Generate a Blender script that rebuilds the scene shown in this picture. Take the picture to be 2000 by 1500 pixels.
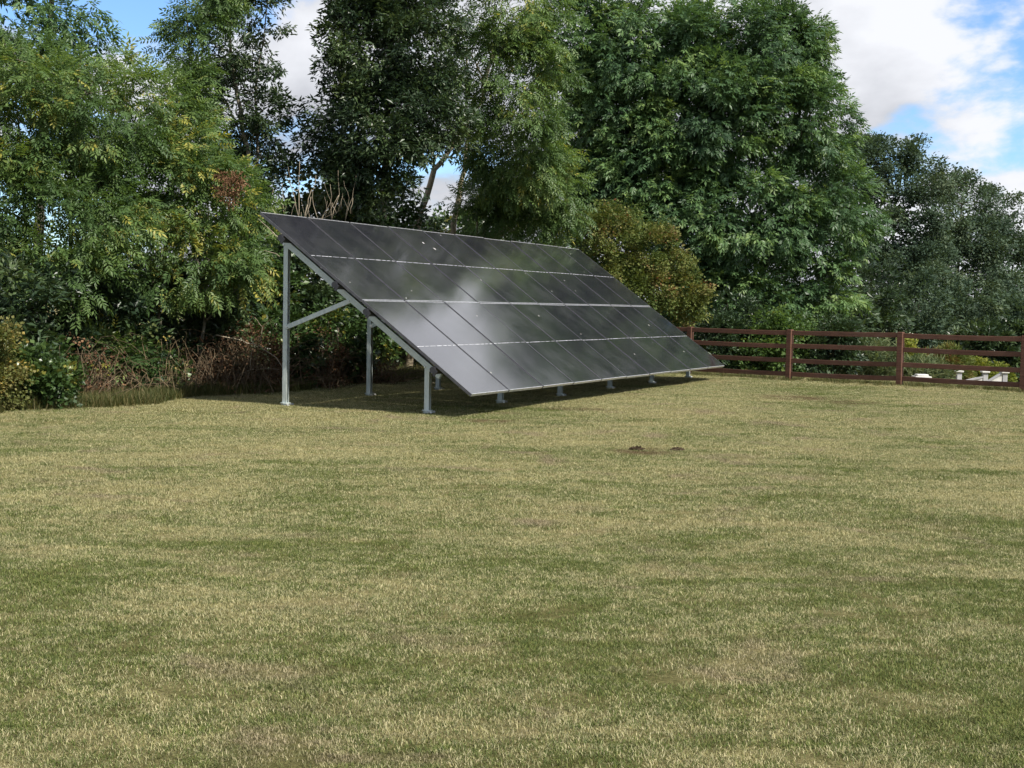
import bpy, math, random
import numpy as np
from mathutils import Matrix, Vector

for o in list(bpy.data.objects):
    bpy.data.objects.remove(o, do_unlink=True)
scene = bpy.context.scene
COL = scene.collection
R = math.radians

# ------------------------------------------------------------------ camera
CAM_H, PITCH, ROLL, FPX = 1.432, 0.056, 0.019, 2774.0
cd = bpy.data.cameras.new('camera')
cam = bpy.data.objects.new('camera', cd)
COL.objects.link(cam)
scene.camera = cam
cd.sensor_fit = 'HORIZONTAL'
cd.sensor_width = 36.0
cd.lens = 36.0 * FPX / 2000.0
cd.clip_start = 0.05
cd.clip_end = 5000
_f = Vector((0, math.cos(PITCH), -math.sin(PITCH)))
_r = Vector((1, 0, 0))
_u = _r.cross(_f)
cr = _r * math.cos(ROLL) + _u * math.sin(ROLL)
cu = -_r * math.sin(ROLL) + _u * math.cos(ROLL)
cam.matrix_world = Matrix(((cr.x, cu.x, -_f.x, 0), (cr.y, cu.y, -_f.y, 0), (cr.z, cu.z, -_f.z, CAM_H), (0, 0, 0, 1)))

# ------------------------------------------------------------------ light
SUN_AZ = math.atan2(0.75, -0.66)          # measured from +Y towards +X
SUN_EL = R(47)
to_sun = Vector((math.sin(SUN_AZ) * math.cos(SUN_EL), math.cos(SUN_AZ) * math.cos(SUN_EL), math.sin(SUN_EL)))
sd = bpy.data.lights.new('sun', 'SUN')
sd.energy = 4.0
sd.angle = R(0.8)
sd.color = (1.0, 0.94, 0.84)
sun = bpy.data.objects.new('sun', sd)
COL.objects.link(sun)
sun.rotation_euler = to_sun.to_track_quat('Z', 'Y').to_euler()
sun.location = (20, -20, 30)

world = bpy.data.worlds.new('World')
scene.world = world
world.use_nodes = True
SKY_OFF = (2.67, 0.28, 7.88)
def build_world():
    nt = world.node_tree
    nt.nodes.clear()
    N = nt.nodes.new
    L = nt.links.new
    out = N('ShaderNodeOutputWorld')
    bg = N('ShaderNodeBackground')
    bg.inputs['Strength'].default_value = 0.10
    sky = N('ShaderNodeTexSky')
    sky.sky_type = 'NISHITA'
    sky.sun_disc = False
    sky.sun_elevation = SUN_EL
    sky.sun_rotation = SUN_AZ
    sky.air_density = 1.0
    sky.dust_density = 0.15
    sky.ozone_density = 1.5
    tc = N('ShaderNodeTexCoord')
    def math_(op, a, b=None, clamp=False):
        m = N('ShaderNodeMath'); m.operation = op; m.use_clamp = clamp
        for i, v in enumerate((a, b)):
            if v is None: continue
            if isinstance(v, (int, float)): m.inputs[i].default_value = v
            else: L(v, m.inputs[i])
        return m.outputs[0]
    # cumulus field on the sky sphere; shading from a second sample taken towards the light
    mp = N('ShaderNodeMapping')
    mp.inputs['Location'].default_value = SKY_OFF
    mp.inputs['Scale'].default_value = (1.0, 1.0, 1.9)
    L(tc.outputs['Generated'], mp.inputs[0])
    def noise(scale, detail, rough, off, dist=0.0):
        m = N('ShaderNodeMapping'); m.inputs['Location'].default_value = off
        L(mp.outputs[0], m.inputs[0])
        n = N('ShaderNodeTexNoise'); n.inputs['Scale'].default_value = scale
        n.inputs['Detail'].default_value = detail; n.inputs['Roughness'].default_value = rough
        n.inputs['Distortion'].default_value = dist
        L(m.outputs[0], n.inputs['Vector'])
        return n.outputs['Fac']
    n1 = noise(4.2, 9, 0.55, (0, 0, 0), 0.15)
    n2 = noise(4.2, 5, 0.50, (0.012, -0.012, 0.085), 0.15)
    n3 = noise(1.6, 4, 0.5, (5.2, 7.3, 0.4), 0.3)
    def ramp(v, a, b):
        m = N('ShaderNodeMapRange'); m.interpolation_type = 'SMOOTHSTEP'
        m.inputs['From Min'].default_value = a; m.inputs['From Max'].default_value = b
        L(v, m.inputs['Value'])
        return m.outputs[0]
    cover = ramp(n1, 0.405, 0.475)
    relief = math_('ADD', math_('MULTIPLY', math_('SUBTRACT', n1, n2), 2.2), 0.52)
    shade = math_('ADD', math_('MULTIPLY', relief, 0.75), math_('MULTIPLY', ramp(n3, 0.3, 0.7), 0.25), True)
    cr_ = N('ShaderNodeValToRGB')
    cr_.color_ramp.elements[0].color = (2.55, 2.65, 2.95, 1)
    cr_.color_ramp.elements[0].position = 0.22
    cr_.color_ramp.elements[1].color = (5.3, 5.4, 5.7, 1)
    cr_.color_ramp.elements[1].position = 0.68
    L(shade, cr_.inputs[0])
    mix = N('ShaderNodeMix'); mix.data_type = 'RGBA'
    L(cover, mix.inputs[0])
    tint = N('ShaderNodeMix'); tint.data_type = 'RGBA'; tint.blend_type = 'MULTIPLY'; tint.inputs[0].default_value = 1.0
    tint.inputs[7].default_value = (0.62, 0.80, 1.05, 1)
    L(sky.outputs[0], tint.inputs[6])
    L(tint.outputs[2], mix.inputs[6])
    L(cr_.outputs[0], mix.inputs[7])
    L(mix.outputs[2], bg.inputs['Color'])
    L(bg.outputs[0], out.inputs['Surface'])
build_world()

scene.view_settings.view_transform = 'Standard'
scene.view_settings.look = 'None'
scene.view_settings.gamma = 1
scene.view_settings.use_curve_mapping = False
scene.view_settings.exposure = 0.85
scene.cycles.max_bounces = 5
scene.cycles.transparent_max_bounces = 8

# ------------------------------------------------------------------ helpers
rng = np.random.default_rng(7)

def lin(r, g, b):
    f = lambda c: (c / 12.92 if c <= 0.04045 else ((c + 0.055) / 1.055) ** 2.4)
    return tuple(f(c / 255.0) for c in (r, g, b)) + (1.0,)

def link(o, parent=None):
    COL.objects.link(o)
    if parent is not None:
        o.parent = parent
    return o

def empty(name, loc, label=None, cat=None, group=None, rz=0.0):
    o = bpy.data.objects.new(name, None)
    o.empty_display_size = 0.2
    COL.objects.link(o)
    o.location = loc
    o.rotation_euler = (0, 0, rz)
    if label: o['label'] = label
    if cat: o['category'] = cat
    if group: o['group'] = group
    return o

def mesh_np(name, V, F, mat, attrs=None, smooth=False):
    """V (n,3), F (m,k) index array with constant k -> mesh data; attrs: per-face floats."""
    me = bpy.data.meshes.new(name)
    V = np.ascontiguousarray(V, dtype=np.float32)
    F = np.ascontiguousarray(F, dtype=np.int32)
    m, k = F.shape
    me.vertices.add(len(V)); me.vertices.foreach_set('co', V.ravel())
    me.loops.add(m * k); me.loops.foreach_set('vertex_index', F.ravel())
    me.polygons.add(m)
    me.polygons.foreach_set('loop_start', np.arange(0, m * k, k, dtype=np.int32))
    me.polygons.foreach_set('loop_total', np.full(m, k, dtype=np.int32))
    me.polygons.foreach_set('use_smooth', np.full(m, bool(smooth)))
    if attrs:
        for an, av in attrs.items():
            a = me.attributes.new(an, 'FLOAT', 'FACE')
            a.data.foreach_set('value', np.ascontiguousarray(av, dtype=np.float32))
    me.update(calc_edges=True)
    me.materials.append(mat)
    return me

def ob(name, me, parent=None, loc=(0, 0, 0), kind=None):
    o = bpy.data.objects.new(name, me)
    link(o, parent)
    o.location = loc
    if kind: o['kind'] = kind
    return o

def tag(o, label, cat, group=None):
    o['label'] = label; o['category'] = cat
    if group: o['group'] = group
    return o

BOXF = np.array([(0, 3, 2, 1), (4, 5, 6, 7), (0, 1, 5, 4), (1, 2, 6, 5), (2, 3, 7, 6), (3, 0, 4, 7)])
class Geo:
    """collects quads"""
    def __init__(s): s.V = []; s.F = []; s.n = 0
    def add(s, V, F):
        s.V.append(np.asarray(V, float)); s.F.append(np.asarray(F) + s.n); s.n += len(V)
    def box(s, x0, x1, y0, y1, z0, z1, M=None):
        V = np.array([(x0, y0, z0), (x1, y0, z0), (x1, y1, z0), (x0, y1, z0), (x0, y0, z1), (x1, y0, z1), (x1, y1, z1), (x0, y1, z1)], float)
        if M is not None: V = V @ M[:3, :3].T + M[:3, 3]
        s.add(V, BOXF)
    def bevbox(s, x0, x1, y0, y1, z0, z1, b, M=None):
        # long box with chamfered edges along z plus small top/bottom chamfer
        ring = lambda z, i: [(x0 + b + i, y0 + i, z), (x1 - b - i, y0 + i, z), (x1 - i, y0 + b + i, z), (x1 - i, y1 - b - i, z), (x1 - b - i, y1 - i, z), (x0 + b + i, y1 - i, z), (x0 + i, y1 - b - i, z), (x0 + i, y0 + b + i, z)]
        V = np.array(ring(z0, b * .5) + ring(z0 + b, 0) + ring(z1 - b, 0) + ring(z1, b * .5), float)
        F = []
        for k in range(3):
            for i in range(8):
                j = (i + 1) % 8
                F.append((k * 8 + i, k * 8 + j, (k + 1) * 8 + j, (k + 1) * 8 + i))
        for base, flip in ((0, True), (24, False)):
            for q in ((0, 1, 2, 3), (0, 3, 4, 7), (4, 5, 6, 7)):
                q = [base + i for i in q]
                F.append(q[::-1] if flip else q)
        if M is not None: V = V @ M[:3, :3].T + M[:3, 3]
        s.add(V, F)
    def tube(s, P, rad, sides=6, cap=True):
        P = np.asarray(P, float); n = len(P)
        rad = np.broadcast_to(np.asarray(rad, float), (n,))
        T = np.gradient(P, axis=0); T /= np.linalg.norm(T, axis=1)[:, None] + 1e-9
        ref = np.array([0.31, 0.17, 0.93]); ref2 = np.array([1.0, 0.1, 0.0])
        A = np.cross(T, np.where((np.abs(T @ ref) > .9)[:, None], ref2, ref)); A /= np.linalg.norm(A, axis=1)[:, None] + 1e-9
        B = np.cross(T, A)
        an = np.arange(sides) / sides * 2 * np.pi
        V = P[:, None] + rad[:, None, None] * (A[:, None] * np.cos(an)[None, :, None] + B[:, None] * np.sin(an)[None, :, None])
        F = []
        for i in range(n - 1):
            for j in range(sides):
                k = (j + 1) % sides
                F.append((i * sides + j, i * sides + k, (i + 1) * sides + k, (i + 1) * sides + j))
        V = V.reshape(-1, 3)
        if cap:
            V = np.vstack([V, P[:1], P[-1:]]); c0 = n * sides; c1 = c0 + 1
            for j in range(0, sides, 2):
                a, b_, c = j, (j + 1) % sides, (j + 2) % sides
                F.append((c0, c, b_, a)); e = (n - 1) * sides
                F.append((c1, e + a, e + b_, e + c))
        s.add(V, F)
    def mesh(s, name, mat, smooth=False):
        return mesh_np(name, np.vstack(s.V), np.vstack(s.F), mat, smooth=smooth)
    def obj(s, name, mat, parent=None, loc=(0, 0, 0), smooth=False, kind=None):
        V = np.vstack(s.V) - np.asarray(loc, float)
        return ob(name, mesh_np(name, V, np.vstack(s.F), mat, smooth=smooth), parent, (0, 0, 0) if parent is not None else loc, kind)

def smooth01(a, b, x):
    t = np.clip((x - a) / (b - a), 0, 1)
    return t * t * (3 - 2 * t)

FENCE0 = np.array([5.65, 29.0]); FDIR = np.array([0.777, -0.63])
def ground_z(x, y):
    x = np.asarray(x, float); y = np.asarray(y, float)
    s = (x - FENCE0[0]) * 0.63 + (y - FENCE0[1]) * 0.777
    z = -1.0 * smooth01(0.6, 13, s)
    z = z + 0.012 * np.sin(x * 0.9 + 0.6 * y) * np.cos(0.7 * y - 0.4 * x) + 0.006 * np.sin(2.3 * x + 1.1) * np.sin(1.9 * y)
    return z
def gz(x, y): return float(ground_z(x, y))

# ------------------------------------------------------------------ materials
class NT:
    def __init__(s, name):
        s.m = bpy.data.materials.new(name); s.m.use_nodes = True
        s.t = s.m.node_tree; s.t.nodes.clear()
        s.out = s.N('ShaderNodeOutputMaterial')
    def N(s, t): return s.t.nodes.new(t)
    def L(s, a, b): s.t.links.new(a, b)
    def set(s, inp, v):
        if hasattr(v, 'is_output') or isinstance(v, bpy.types.NodeSocket): s.L(v, inp)
        else: inp.default_value = v
    def math(s, op, a, b=0.0, clamp=False):
        m = s.N('ShaderNodeMath'); m.operation = op; m.use_clamp = clamp
        s.set(m.inputs[0], a); s.set(m.inputs[1], b); return m.outputs[0]
    def noise(s, vec, scale, detail=4, rough=0.55, dist=0.0):
        n = s.N('ShaderNodeTexNoise')
        if vec is not None: s.L(vec, n.inputs['Vector'])
        n.inputs['Scale'].default_value = scale; n.inputs['Detail'].default_value = detail
        n.inputs['Roughness'].default_value = rough; n.inputs['Distortion'].default_value = dist
        return n.outputs['Fac']
    def maprange(s, v, a, b, c=0.0, d=1.0, smooth=True):
        m = s.N('ShaderNodeMapRange'); m.interpolation_type = 'SMOOTHSTEP' if smooth else 'LINEAR'
        s.set(m.inputs['Value'], v)
        for k, x in zip(('From Min', 'From Max', 'To Min', 'To Max'), (a, b, c, d)): s.set(m.inputs[k], x)
        return m.outputs[0]
    def ramp(s, v, stops):
        r = s.N('ShaderNodeValToRGB'); e = r.color_ramp.elements
        while len(e) < len(stops): e.new(0.5)
        for i, (p, c) in enumerate(stops):
            e[i].position = p; e[i].color = c if len(c) == 4 else tuple(c) + (1,)
        s.set(r.inputs[0], v); return r.outputs[0]
    def mix(s, f, a, b, mode='MIX'):
        m = s.N('ShaderNodeMix'); m.data_type = 'RGBA'; m.blend_type = mode
        s.set(m.inputs[0], f)
        for i, v in ((6, a), (7, b)):
            s.set(m.inputs[i], v if not isinstance(v, tuple) else (v if len(v) == 4 else v + (1,)))
        return m.outputs[2]
    def attr(s, n):
        a = s.N('ShaderNodeAttribute'); a.attribute_name = n; return a.outputs['Fac']
    def pos(s): return s.N('ShaderNodeNewGeometry').outputs['Position']
    def objc(s): return s.N('ShaderNodeTexCoord').outputs['Object']
    def mapping(s, v, sc=(1, 1, 1), loc=(0, 0, 0), rot=(0, 0, 0)):
        m = s.N('ShaderNodeMapping'); s.L(v, m.inputs[0])
        m.inputs['Scale'].default_value = sc; m.inputs['Location'].default_value = loc; m.inputs['Rotation'].default_value = rot
        return m.outputs[0]
    def bump(s, h, strength, dist=0.01):
        b = s.N('ShaderNodeBump'); b.inputs['Strength'].default_value = strength; b.inputs['Distance'].default_value = dist
        s.L(h, b.inputs['Height']); return b.outputs[0]
    def principled(s, color, rough=0.6, metal=0.0, spec=0.5, normal=None, coat=0.0):
        p = s.N('ShaderNodeBsdfPrincipled')
        s.set(p.inputs['Base Color'], color if not isinstance(color, tuple) else (color if len(color) == 4 else color + (1,)))
        s.set(p.inputs['Roughness'], rough); s.set(p.inputs['Metallic'], metal)
        s.set(p.inputs['Specular IOR Level'], spec)
        if coat: p.inputs['Coat Weight'].default_value = coat
        if normal is not None: s.L(normal, p.inputs['Normal'])
        s.L(p.outputs[0], s.out.inputs['Surface'])
        return p

def leaf_mat(name, stops, transl=0.32, rough=0.45, spec=0.35):
    n = NT(name)
    v = n.attr('v')
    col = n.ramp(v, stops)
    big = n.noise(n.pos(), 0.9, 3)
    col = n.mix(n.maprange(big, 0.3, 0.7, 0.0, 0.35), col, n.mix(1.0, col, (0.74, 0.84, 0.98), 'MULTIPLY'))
    p = n.N('ShaderNodeBsdfPrincipled')
    n.L(col, p.inputs['Base Color']); p.inputs['Roughness'].default_value = rough
    p.inputs['Specular IOR Level'].default_value = spec
    t = n.N('ShaderNodeBsdfTranslucent')
    n.L(n.mix(1.0, col, (1.25, 1.2, 0.6), 'MULTIPLY'), t.inputs['Color'])
    m = n.N('ShaderNodeMixShader'); m.inputs[0].default_value = transl
    n.L(p.outputs[0], m.inputs[1]); n.L(t.outputs[0], m.inputs[2])
    n.L(m.outputs[0], n.out.inputs['Surface'])
    return n.m

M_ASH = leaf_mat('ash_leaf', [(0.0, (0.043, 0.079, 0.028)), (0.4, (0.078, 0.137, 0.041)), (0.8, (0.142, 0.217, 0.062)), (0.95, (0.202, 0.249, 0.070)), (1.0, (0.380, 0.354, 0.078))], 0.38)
M_ASH2 = leaf_mat('ash_leaf_blue', [(0.0, (0.043, 0.084, 0.040)), (0.5, (0.074, 0.140, 0.055)), (0.9, (0.140, 0.231, 0.077)), (1.0, (0.199, 0.280, 0.092))], 0.33)
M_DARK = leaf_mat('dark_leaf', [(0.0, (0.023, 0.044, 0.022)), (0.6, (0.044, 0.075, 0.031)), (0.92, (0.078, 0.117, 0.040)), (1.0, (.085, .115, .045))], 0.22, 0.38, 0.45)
M_IVY = leaf_mat('ivy_leaf', [(0.0, (0.025, 0.053, 0.016)), (0.6, (0.053, 0.094, 0.025)), (0.93, (0.094, 0.144, 0.037)), (1.0, (0.213, 0.200, 0.037))], 0.2, 0.35, 0.5)
M_HAW = leaf_mat('hawthorn_leaf', [(0.0, (.07, .105, .026)), (0.45, (.135, .165, .045)), (0.8, (.20, .195, .06)), (0.95, (.19, .14, .06)), (1.0, (.20, .09, .04))], 0.25, 0.6, 0.2)
M_FAR = leaf_mat('hazed_far_leaf', [(0.0, (0.045, 0.075, 0.049)), (0.6, (0.075, 0.115, 0.066)), (1.0, (0.125, 0.156, 0.086))], 0.25, 0.6, 0.2)  # haze over the far growth is mixed into this greyer leaf colour
M_YEL = leaf_mat('yellow_shrub_leaf', [(0.0, (.075, .10, .028)), (0.5, (.14, .15, .045)), (0.9, (.24, .21, .08)), (1.0, (.38, .28, .07))], 0.3, 0.6, 0.2)
M_LIME = leaf_mat('lime_leaf', [(0.0, (.09, .13, .025)), (0.6, (.19, .22, .04)), (1.0, (.34, .33, .07))], 0.3, 0.6, 0.2)
M_FEATHER = leaf_mat('feathery_leaf', [(0.0, (.07, .10, .05)), (0.6, (.13, .17, .08)), (1.0, (.22, .24, .12))], 0.3, 0.6, 0.2)
M_DEADLEAF = leaf_mat('dead_leaf', [(0.0, (.05, .026, .014)), (0.6, (.12, .062, .032)), (1.0, (.24, .14, .075))], 0.15, 0.7, 0.15)

def bark_mat(name, c0, c1):
    n = NT(name)
    p = n.mapping(n.pos(), (9, 9, 2.2))
    a = n.noise(p, 2.2, 6, 0.65)
    col = n.ramp(a, [(0.28, c0), (0.7, c1)])
    n.principled(col, 0.85, 0, 0.2, n.bump(a, 0.6, 0.02))
    return n.m
M_BARK = bark_mat('grey_bark', (.06, .055, .04), (.26, .24, .19))
M_BARK_D = bark_mat('dark_bark', (.03, .026, .02), (.10, .09, .07))
M_TWIG = bark_mat('pale_twig', (.16, .13, .09), (.42, .36, .27))
M_BRAMBLE = bark_mat('dead_bramble', (.045, .032, .02), (.20, .15, .095))
M_STRAW = bark_mat('dead_stem', (.09, .07, .04), (.28, .21, .12))

def galv_mat():
    n = NT('galvanised_steel')
    c = n.objc()
    a = n.noise(n.mapping(c, (1, 1, 0.3)), 30, 4, 0.6)
    b = n.noise(c, 4, 3)
    col = n.ramp(n.math('ADD', n.math('MULTIPLY', a, 0.6), n.math('MULTIPLY', b, 0.4)), [(0.3, (.40, .45, .44)), (0.7, (.60, .66, .64))])
    n.principled(col, n.maprange(a, 0.3, 0.7, 0.42, 0.62), 0.45, 0.5)
    return n.m
M_GALV = galv_mat()
def plain(name, c, rough=.6, metal=0, spec=.5, nscale=14, amt=.25):
    n = NT(name)
    a = n.noise(n.objc(), nscale, 5, .6)
    col = n.mix(n.maprange(a, .3, .7), tuple(x * (1 - amt) for x in c), tuple(min(1, x * (1 + amt)) for x in c))
    n.principled(col, rough, metal, spec, n.bump(a, .12, .004))
    return n.m
M_BLACK = plain('black_anodised', (.022, .022, .026), .4, 0, .6)
M_FRAME = plain('frame_anodised', (.060, .060, .066), .36, 0, .6)
M_LIP = plain('grey_lip', (.55, .56, .58), .35, .6)
M_WHITE = plain('white_ribbon', (.58, .59, .62), .45, 0, .5)
M_CONC = plain('pale_render', (.58, .57, .54), .8, 0, .3, 3, .18)
M_CONC_G = plain('grey_render', (.36, .36, .37), .85, 0, .3, 3, .18)
M_BOLT = plain('zinc_bolt', (.62, .62, .60), .4, .5)
M_SOIL = plain('dry_soil', (.05, .036, .022), .95, 0, .1, 40, .5)

def panel_mat():
    n = NT('solar_glass')
    c = n.objc()
    s = n.N('ShaderNodeSeparateXYZ'); n.L(c, s.inputs[0])
    # cell grid: thin lighter gridlines, fine busbar ribbing along the short side
    fy = n.math('FRACT', n.math('DIVIDE', s.outputs[1], 0.0795))
    gy = n.math('LESS_THAN', n.math('ABSOLUTE', n.math('SUBTRACT', fy, 0.5)), 0.03)
    fx = n.math('FRACT', n.math('DIVIDE', s.outputs[0], 0.189))
    gx = n.math('LESS_THAN', n.math('ABSOLUTE', n.math('SUBTRACT', fx, 0.5)), 0.011)
    g = n.math('MAXIMUM', n.math('MULTIPLY', gy, 0.5), gx)
    dust = n.noise(n.pos(), 1.7, 6, .65)
    dust2 = n.noise(n.mapping(c, (30, 2.5, 1)), 1.0, 4, .6)
    base = n.mix(g, (.019, .019, .027), (.052, .052, .062))
    d = n.math('MULTIPLY', n.maprange(dust, .35, .75), n.maprange(dust2, .3, .8, .4, 1.0))
    base = n.mix(n.math('MULTIPLY', d, 0.14), base, (.20, .195, .19))
    # bird droppings: sparse pale specks and short runs
    v = n.N('ShaderNodeTexVoronoi'); v.inputs['Scale'].default_value = 4.2
    n.L(n.mapping(n.pos(), (1, 1, .8)), v.inputs['Vector'])
    sp = n.math('LESS_THAN', v.outputs['Distance'], n.math('MULTIPLY', n.math('POWER', n.noise(n.pos(), 1.3, 2), 2.0), 0.20))
    vs = n.N('ShaderNodeSeparateColor'); n.L(v.outputs['Color'], vs.inputs[0])
    sp = n.math('MULTIPLY', sp, n.math('GREATER_THAN', vs.outputs[0], 0.62))
    base = n.mix(sp, base, (.62, .61, .56))
    rough = n.math('ADD', n.maprange(dust, .3, .7, .10, .22), n.math('MULTIPLY', sp, .5))
    p_ = n.principled(base, rough, 0, 1.0, coat=1.0)
    p_.inputs['Coat Roughness'].default_value = 0.10
    p_.inputs['Coat IOR'].default_value = 1.9
    return n.m
M_PANEL = panel_mat()

def fence_mat():
    n = NT('stained_timber')
    oi = n.N('ShaderNodeObjectInfo')
    c = n.objc()
    a = n.noise(n.mapping(c, (2, 30, 30)), 1.6, 6, .6)
    b = n.noise(n.pos(), 2.2, 4, .6)
    col = n.ramp(a, [(.25, (.068, .030, .019)), (.75, (.150, .072, .047))])
    col = n.mix(n.maprange(b, .45, .8, 0, .35), col, (.16, .095, .075))
    hsv = n.N('ShaderNodeHueSaturation'); n.L(col, hsv.inputs['Color'])
    n.L(n.maprange(oi.outputs['Random'], 0, 1, .85, 1.15, False), hsv.inputs['Value'])
    n.principled(hsv.outputs[0], .72, 0, .3, n.bump(a, .4, .01))
    return n.m
M_FENCE = fence_mat()

def lawn_patch(n):
    """shared dry/green patch mask evaluated at world position"""
    p = n.pos()
    flat = n.mapping(p, (1, 1, 0))
    big = n.noise(flat, .30, 4, .55, .6)
    mid = n.noise(n.mapping(p, (.62, 1.25, 0), (7, 3, 0), (0, 0, .18)), 1.5, 6, .68, .8)
    fine = n.noise(n.mapping(p, (1, 1, 0), (1, 9, 0)), 7, 5, .65)
    s = n.N('ShaderNodeSeparateXYZ'); n.L(p, s.inputs[0])
    # greener, moister turf towards the near lawn
    near = n.maprange(s.outputs[1], 5.0, 15.0, 0.05, -0.015, False)
    dry = n.math('ADD', n.math('MULTIPLY', big, .34), n.math('ADD', n.math('MULTIPLY', mid, .44), n.math('MULTIPLY', fine, .30)))
    dry = n.math('SUBTRACT', dry, near)
    return n.maprange(dry, .40, .64), mid, fine, flat

def worn_mask(n):
    p = n.pos()
    w = None
    for (x, y, r) in ((4.6, 23.0, 1.0), (5.3, 22.2, .7), (-.2, 17.3, .55), (.9, 19.6, .6), (1.3, 14.0, .5)):
        d = n.N('ShaderNodeVectorMath'); d.operation = 'DISTANCE'
        n.L(n.mapping(p, (1, 1, 0)), d.inputs[0]); d.inputs[1].default_value = (x, y, 0)
        k = n.maprange(d.outputs['Value'], r * .15, r, 1, 0)
        w = k if w is None else n.math('MAXIMUM', w, k)
    nz = n.noise(p, 3.0, 4, .65)
    return n.math('MULTIPLY', w, n.maprange(nz, .36, .6))

def ground_mat():
    n = NT('lawn_turf')
    dry, mid, fine, flat = lawn_patch(n)
    green = n.mix(fine, (.085, .09, .028), (.14, .135, .045))
    straw = n.mix(mid, (.27, .24, .10), (.37, .325, .17))
    col = n.mix(dry, green, straw)
    col = n.mix(worn_mask(n), col, (.12, .075, .04))
    grit = n.noise(flat, 55, 5, .7)
    col = n.mix(n.maprange(grit, .3, .65, .15, .9), col, n.mix(1.0, col, (.42, .40, .36), 'MULTIPLY'))
    n.principled(col, .95, 0, .1, n.bump(grit, .9, .02))
    return n.m
M_GROUND = ground_mat()

def blade_mat():
    n = NT('grass_blade')
    dry, mid, fine, flat = lawn_patch(n)
    v = n.attr('v')
    green = n.ramp(v, [(0, (.070, .105, .022)), (.55, (.145, .180, .042)), (1, (.27, .27, .085))])
    straw = n.ramp(v, [(0, (.20, .18, .07)), (.5, (.37, .335, .15)), (1, (.60, .55, .33))])
    f = n.maprange(n.math('ADD', dry, n.math('MULTIPLY', n.math('SUBTRACT', v, .5), .9)), .3, .75)
    col = n.mix(f, green, straw)
    tuft = n.noise(n.mapping(flat, (1, 1, 1), (3, 17, 0)), 16, 4, .7, .5)
    sward = n.noise(n.mapping(flat, (.7, 1.2, 1), (13, 5, 0)), 3.2, 5, .65, .5)
    col = n.mix(n.maprange(tuft, .38, .60, .62, 0), col, n.mix(1.0, col, (.50, .56, .50), 'MULTIPLY'))
    col = n.mix(n.maprange(sward, .50, .66, 0, .40), col, n.mix(1.0, col, (1.35, 1.32, 1.25), 'MULTIPLY'))
    pink = n.noise(n.mapping(flat, (1, 1, 1), (31, 12, 0)), 1.1, 5, .65, .6)
    col = n.mix(n.maprange(pink, .54, .70, 0, .6), col, n.mix(v, (.16, .11, .07), (.42, .33, .24)))
    col = n.mix(n.math('MULTIPLY', worn_mask(n), .85), col, (.13, .08, .042))
    p = n.N('ShaderNodeBsdfPrincipled'); n.L(col, p.inputs['Base Color'])
    p.inputs['Roughness'].default_value = .6; p.inputs['Specular IOR Level'].default_value = .25
    t = n.N('ShaderNodeBsdfTranslucent'); n.L(col, t.inputs['Color'])
    m = n.N('ShaderNodeMixShader'); m.inputs[0].default_value = .3
    n.L(p.outputs[0], m.inputs[1]); n.L(t.outputs[0], m.inputs[2]); n.L(m.outputs[0], n.out.inputs['Surface'])
    return n.m
M_BLADE = blade_mat()
M_VERGE = leaf_mat('verge_grass', [(0.0, (.045, .062, .018)), (0.5, (.085, .098, .03)), (0.8, (.15, .13, .052)), (1.0, (.26, .21, .10))], .3, .6, .2)

# ------------------------------------------------------------------ ground
def build_ground():
    xs = np.unique(np.concatenate([np.linspace(-600, -60, 10), np.linspace(-60, -12, 13), np.arange(-12, 16, .4), np.linspace(16, 60, 13), np.linspace(60, 600, 10)]))
    ys = np.unique(np.concatenate([np.linspace(-80, 1, 12), np.arange(1, 52, .4), np.linspace(52, 120, 14), np.linspace(120, 1500, 12)]))
    X, Y = np.meshgrid(xs, ys)
    V = np.stack([X.ravel(), Y.ravel(), ground_z(X, Y).ravel()], 1)
    nx = len(xs); i, j = np.meshgrid(np.arange(nx - 1), np.arange(len(ys) - 1))
    a = (j * nx + i).ravel()
    F = np.stack([a, a + 1, a + 1 + nx, a + nx], 1)
    o = ob('ground', mesh_np('ground', V, F, M_GROUND, smooth=True))
    o['kind'] = 'structure'
build_ground()

# ------------------------------------------------------------------ solar array
AX, AY, AZ0, YAW, TILT = -0.504, 17.743, 0.298, 0.423, 0.628
PL, PW, GAP = 1.95, 1.134, 0.02
U2 = np.array([math.sin(YAW), math.cos(YAW)]); B2 = np.array([-math.cos(YAW), math.sin(YAW)])
def hedge(a, b):
    """point a metres along the array and b metres behind its lower edge"""
    q = np.array([AX, AY]) + U2 * a + B2 * b
    return float(q[0]), float(q[1])

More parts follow.
